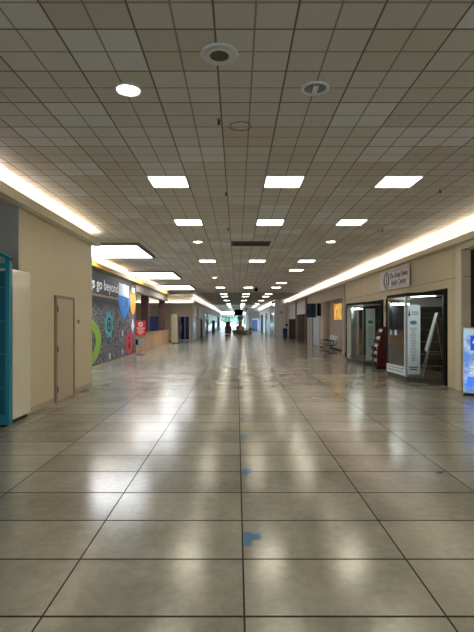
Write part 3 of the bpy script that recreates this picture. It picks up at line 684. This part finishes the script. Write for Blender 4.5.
B().prism([(15.89, 2.88), (16.05, 2.88), (16.01, 2.93), (15.98, 3.12), (15.97, 3.16), (15.96, 3.12), (15.93, 2.93)], YZ, -.034, -.03).box(-.034, -.03, 15.87, 16.07, 2.85, 2.87).box(-.034, -.03, 15.85, 16.09, 2.99, 3.0).done('tower_mark', M_ink, t)
text('lettering', 'The Great News', .25, (-.031, 15.6, 3.02), RW, M_ink, t, width=1.62, bold=.004)
text('lettering', 'Radio Center', .25, (-.031, 15.45, 2.79), RW, M_ink, t, width=1.35, bold=.004)
B().box(-.033, -.03, 13.95, 15.6, 3.245, 3.257).box(-.033, -.03, 13.95, 15.6, 2.735, 2.747).done('rule_lines', M_ink, t)
for R_ in (0,):
    b = B(); rr = random.Random(4)
    for a0 in list(range(30, 150, 12))+list(range(210, 330, 12)):
        a = math.radians(a0); y, z = 15.97+.258*math.cos(a), 2.99+.258*math.sin(a); b.box(-.037, -.034, y-.014, y+.014, z-.016, z+.016)
    b.done('ring_lettering', M_paper, t)

# brochure rack
t = thing('brochure_rack', 'dark red brochure rack with white leaflets, between the two display bays', 'rack', (4.70, 15.95, 0))
M_red = mat('dark_red_laminate', (94, 20, 22), .4)
side = [(0.02, .08), (.47, .08), (.47, 1.42), (.24, 1.42), (.04, .75)]
for y in (-.27, .25): B().prism(side, XZ, y, y+.02).done('side_panel', M_red, t)
B().box(.0, .48, -.28, .28, 0, .08).done('base', M_black, t); B().box(.44, .47, -.25, .25, .08, 1.42).done('back_panel', M_black, t)
for k in range(5):
    z = .14+k*.25; x = -.02+max(0, k-2)*.085
    B().box(x, x+.03, -.25, .25, z, z+.1).box(x, .3, -.25, .25, z-.01, z).done('pocket', M_black, t)
rr = random.Random(9); LF = []
for k in range(5):
    for j in range(3):
        z = .14+k*.25; x = .012+max(0, k-2)*.085-.02; y = 15.95-.24+j*.165
        c = [(236, 236, 240), (200, 206, 214), (230, 216, 216)][rr.randrange(3)]
        me = B().hexa([(0, 0, 0), (.012, 0, 0), (.012, .13, 0), (0, .13, 0), (.05, 0, .2), (.062, 0, .2), (.062, .13, .2), (.05, .13, .2)]).done('leaflet', mat('leaflet_%d' % c[1], c, .5), None, (4.70+x+.035, y, z))
        tag(me, '%s leaflet standing in the %s pocket row of the dark red rack' % (('nearest', 'middle', 'farthest')[j], ('lowest', 'second lowest', 'middle', 'second highest', 'top')[k]), 'leaflet', 'leaflets in the brochure rack')
t = thing('phone_sconce', 'small brass and black fitting on the wall above the brochure rack', 'wall fitting', (RX, 16.1, 2.0))
B().box(-.03, 0, -.04, .04, -.1, .1).done('plate', M_black, t); B().tube((-.08, 0, -.06), (-.05, 0, .16), .02, .045).done('shade', mat('brass', (170, 150, 110), .4, .4), t)

# blue backlit machine at the right edge
t = thing('poster_machine', 'blue and white backlit poster cabinet at the right edge in front of the brown opening', 'machine', (5.26, 9.81, 0), math.radians(-25))
B().box(-.44, .44, .02, .5, .06, 1.47).done('body', M_white, t, bevel=.01); B().box(-.42, .42, .03, .48, 0, .06).done('plinth', M_black, t)
def screen_mat():
    m, s = newmat('backlit_blue_print')
    n = s.noise(s.v, 3.2, 3, .6); n2 = s.noise(s.v, 9, 2)
    col = s.mix(s.ramp(n, .42, .56), lin((96, 140, 214)), lin((176, 204, 232)))
    col = s.mix(s.m('MULTIPLY', s.m('LESS_THAN', n2, .42), .5), col, lin((168, 150, 220)))
    col = s.mix(s.m('GREATER_THAN', s.z, 1.36), col, lin((176, 200, 205)))
    s.link(col, s.b.inputs['Base Color']); s.link(col, s.b.inputs['Emission Color']); s.b.inputs['Emission Strength'].default_value = .45
    return m
B().box(-.43, .43, .0, .02, .1, 1.44).done('backlit_panel', screen_mat(), t)
B().box(-.3, .3, -.004, 0, .98, 1.30).done('blue_field', emis('backlit_navy', (34, 64, 176), .7, (34, 64, 176)), t)
B().box(-.36, .36, -.004, 0, .2, .42).done('lower_field', emis('backlit_blue', (60, 120, 230), .7, (60, 120, 230)), t)
M_el = emis('backlit_white', (225, 235, 255), .8)
text('lettering', 'Ar', .16, (-.26, -.006, 1.14), FW, M_el, t, bold=.004)
B().box(-.16, .2, -.007, -.004, 1.04, 1.07).box(-.3, .3, -.004, 0, .62, .64).box(-.3, .3, -.004, 0, .5, .52).done('white_lines', M_el, t)

# alcove poster, bench
t = thing('wall_poster', 'glowing orange and yellow poster high in the alcove above the bench', 'poster', (5.585, 25.7, 0))
def orange_mat():
    m, s = newmat('orange_print'); n = s.noise(s.v, 2.4, 3)
    col = s.mix(s.ramp(n, .4, .6), lin((205, 120, 40)), lin((250, 205, 110)))
    s.link(col, s.b.inputs['Base Color']); s.link(col, s.b.inputs['Emission Color']); s.b.inputs['Emission Strength'].default_value = .55; return m
B().box(-.02, .015, -1.0, 1.0, 1.7, 2.58).done('backlit_print', orange_mat(), t)
B().box(-.03, .015, -1.04, -1.0, 1.66, 2.62).box(-.03, .015, 1.0, 1.04, 1.66, 2.62).box(-.03, .015, -1, 1, 2.58, 2.62).box(-.03, .015, -1, 1, 1.66, 1.7).done('frame', mat('bronze', (150, 112, 60), .4, .3), t)
t = thing('bench', 'three-seat metal waiting bench with pale backrests in front of the alcove', 'bench', (4.78, 24.3, 0))
M_st = mat('bench_frame', (58, 62, 64), .35, .5); M_sh = mat('pale_bench_shell', (150, 164, 172), .3, .2); M_ds = mat('dark_bench_seat', (52, 56, 58), .4)
B().box(-.03, .03, -.98, .98, .34, .38).done('beam', M_st, t)
for y in (-.9, .9):
    B().tube((-.25, y, .02), (.25, y, .02), .018).tube((0, y, .02), (0, y, .36), .02).done('leg', M_st, t)
for y in (-1.0, -.33, .33, 1.0):
    B().tube((.2, y, .4), (.2, y, .62), .012).tube((.2, y, .62), (-.2, y, .62), .014).tube((-.2, y, .62), (-.24, y, .4), .012).tube((-.24, y, .4), (.2, y, .4), .012).done('armrest', M_st, t)
for y in (-.66, 0, .66):
    B().hexa([(-.26, y-.29, .41), (.2, y-.29, .38), (.2, y+.29, .38), (-.26, y+.29, .41), (-.26, y-.29, .44), (.2, y-.29, .41), (.2, y+.29, .41), (-.26, y+.29, .44)]).done('seat', M_ds, t, bevel=.01)
    B().hexa([(.19, y-.29, .5), (.22, y-.29, .5), (.22, y+.29, .5), (.19, y+.29, .5), (.29, y-.29, .86), (.32, y-.29, .86), (.32, y+.29, .86), (.29, y+.29, .86)]).done('backrest', M_sh, t, bevel=.01)
    B().tube((.2, y, .36), (.25, y, .52), .015).done('back_support', M_st, t)

# screens over the grille
t = thing('wall_screen', 'dark blue screen on a wall arm facing down the aisle above the white shutter', 'screen', (4.62, 29.0, 0))
B().box(-.29, .3, .0, .08, 1.85, 2.72).done('casing', M_blackp, t, bevel=.008)
def scr():
    m, s = newmat('screen_picture'); n = s.noise(s.v, 3, 3)
    s.link(s.mix(s.ramp(n, .4, .65), lin((12, 28, 56)), lin((44, 74, 112))), s.b.inputs['Base Color']); s.b.inputs['Roughness'].default_value = .15; return m
B().box(-.27, .26, -.005, 0, 1.89, 2.68).done('display', scr(), t); B().tube((.3, .04, 2.3), (.58, .04, 2.3), .03).done('arm', M_black, t)
t = thing('wall_screen', 'black boxed screen right beside the dark blue screen, close to the wall', 'screen', (5.05, 28.7, 0))
B().box(-.1, .14, .0, .25, 1.95, 2.72).done('casing', M_blackp, t, bevel=.008); B().box(-.14, -.1, .02, .2, 2.1, 2.66).done('edge_panel', mat('pale_grey_plastic', (160, 165, 175), .4), t)
g_ = gate('security_shutter', 'white slatted security shutter below the dark blue screen', RX, 29.1, 32.0, 2.5, -1, mat('shutter_white', (186, 190, 198), .4), 'shutter', 1)
b = B()
for i in range(24): b.box(.0, .02, -1.38, 1.38, .1+i*.097, .13+i*.097)
b.done('slats', mat('shutter_shadow', (140, 144, 152), .4), g_)
gate('wood_door', 'tall dark walnut folding doors in the far right wall', RX, 35.2, 40.1, 2.17, -1, M_brown, 'door', 4, mat('walnut_dark', (60, 34, 24), .8, spec=.2))
gate('folding_gate', 'dark folding gate below the beige sign in the far right wall', RX, 41.2, 46.4, 1.86, -1, mat('dark_brown_panel', (52, 38, 34), .85, spec=.15), 'gate', 6)
wall_sign('shop_sign', 'white sign board above the walnut doors on the right wall', RX, 35.4, 39.9, 2.23, 3.1, -1, mat('lavender_white', (205, 203, 212), .4))
wall_sign('shop_sign', 'beige sign board above the dark folding gate on the right wall', RX, 41.2, 46.3, 1.95, 3.05, -1, mat('beige_sign', (170, 164, 146), .3))
for y, lab in ((34.6, 'slim dark pilaster between shutter and walnut doors'), (40.65, 'slim dark pilaster between walnut doors and folding gate')):
    tag(B().box(-.08, 0, -.12, .12, 0, 3.35).box(-.1, 0, -.14, .14, 0, .15).done('pilaster', mat('dark_pilaster', (82, 68, 58), .5), None, (RX-.003, y, 0)), lab, 'pilaster', 'dark pilasters')
for y, lab in ((22.55, 'pale pilaster between farther display bay and alcove'),): 
    tag(B().box(-.06, 0, -.2, .2, 0, 3.38).box(-.075, 0, -.215, .215, 0, .1).done('pilaster', M_mauve, None, (RX-.003, y, 0)), lab, 'pilaster')
t = thing('litter_bin', 'blue litter bin standing against the far right wall', 'bin', (4.85, 46.9, 0))
B().lathe([(0, 0), (.2, 0), (.24, .75), (0, .75)], 20).done('body', mat('bin_blue', (38, 52, 110), .4), t, smooth=False)
B().lathe([(.25, .75), (.25, .8), (.12, .92), (0, .93)], 20).done('lid', M_blackp, t)
t = thing('wall_box', 'small black box on the wall above the blue bin', 'box', (RX, 48, 1.15)); B().box(-.16, 0, -.3, .3, -.02, .22).done('box', M_blackp, t); B().box(-.17, -.16, -.2, .2, .05, .1).done('slot', M_grey, t)
t = thing('wall_plaque', 'small grey plaque on the white projecting wall', 'sign', (4.72, 49.6, 2.6)); B().box(-.15, .15, -.04, 0, -.14, .14).done('plate', M_grey, t); B().box(-.12, .12, -.045, -.04, -.02, .02).done('line', M_white, t)
for (y0, y1, lab, mm) in ((51.0, 56.0, 'dark storefront past the white projecting wall on the right', mat('slate_glass_panel', (58, 64, 78), .12)),
                     (61., 66., 'tan storefront farther along the right wall', mat('tan_glass_panel', (150, 140, 112), .2)), (71, 78, 'last grey storefront on the right wall', mat('dark_glass_panel', (60, 62, 72), .1))):
    gate('storefront', lab, 4.0, y0, y1, 2.7, -1, mm, 'storefront', 3)
t = thing('exit_display', 'blue display in the doorway at the end of the right side', 'display', (3.2, 86, 0))
B().box(-.5, .6, 0, .2, .1, 1.9).done('body', mat('display_blue', (84, 102, 146), .3), t); B().box(-.52, .62, -.02, .22, 0, .1).done('foot', M_black, t)
B().box(-.56, -.5, -.02, .22, .1, 1.95).done('edge', M_white, t)
tag(B().box(2.2, 8.9, 88, 88.1, 0, 3.8).done('room_divider', mat('pale_lilac', (200, 204, 225), .6), None), 'pale divider wall behind the blue display at the far end', 'divider')
dup(L0, (3.1, 84.5, CZ), 'square ceiling panel above the blue display in the far doorway', 'fluorescent ceiling panels')

# ------------------------------------------------------------------ floor tape, scrap
M_tape = mat('blue_tape', (84, 122, 160), .75, spec=.2)
for k, (y, kk, lab) in enumerate(((3.43, 1.0, 'blue tape mark on the floor joint, nearest of the row'), (4.94, .85, 'blue tape mark on the floor joint, second from the front'),
                                  (6.5, .7, 'blue tape mark on the floor joint, third from the front'), (7.85, .6, 'blue tape mark on the floor joint, farthest of the row'))):
    b = B(); b.box(0, .055, -.11, .1, 0, .0012).box(.055, .125*kk, -.02, .07, 0, .0012)
    tag(b.done('tape_mark', M_tape, None, (.052, y, .0005)), lab, 'tape', 'blue tape marks')
tag(B().prism([(0, 0), (.05, .01), (.07, .035), (.02, .045), (-.01, .02)], XY, 0, .004).done('floor_scrap', M_black, None, (1.52+.6, 4.9, .0005)), 'small dark scrap lying on the right side of the floor', 'scrap')

# ------------------------------------------------------------------ outdoors past the windows
struct('floor', B().box(-60, 60, Y1+.1, 190, -.25, -.05), mat('pale_paving', (190, 190, 180), .8))
struct('floor', B().box(-60, -12.1, 40, Y1, -.25, -.05), mat('pale_paving', (190, 190, 180), .8))
for x, y, r, lab in ((-7, 124, 2.6, 'green tree outside the far windows, leftmost'), (-2.6, 128, 2.2, 'green tree outside the far windows, centre left'), (4.5, 132, 2.4, 'green tree outside the far windows, right'), (-22, 78, 3.2, 'tree outside the far left windows'), (-5, 140, 3.4, 'dark distant tree outside the far windows, behind the left tree'), (1.6, 152, 3.2, 'dark distant tree outside the far windows, in the middle'), (-20, 92, 3.4, 'farther tree outside the far left windows')):
    t = thing('tree', lab, 'tree', (x, y, -.05), 0, 'trees outside')
    B().tube((0, 0, 0), (0, 0, 1.8), .2, .12).done('trunk', mat('bark', (90, 72, 54), .8), t)
    b = B(); rr = random.Random(int(x*10))
    for k in range(9): b.blob((rr.uniform(-.6, .6)*r, rr.uniform(-.5, .5)*r, 2.4+rr.uniform(-.2, .7)*r), r*.5, 1, 1, .8, 2, .22)
    b.done('crown', mat('tree_leaf', (70, 96, 70), .7, noise=.3), t)
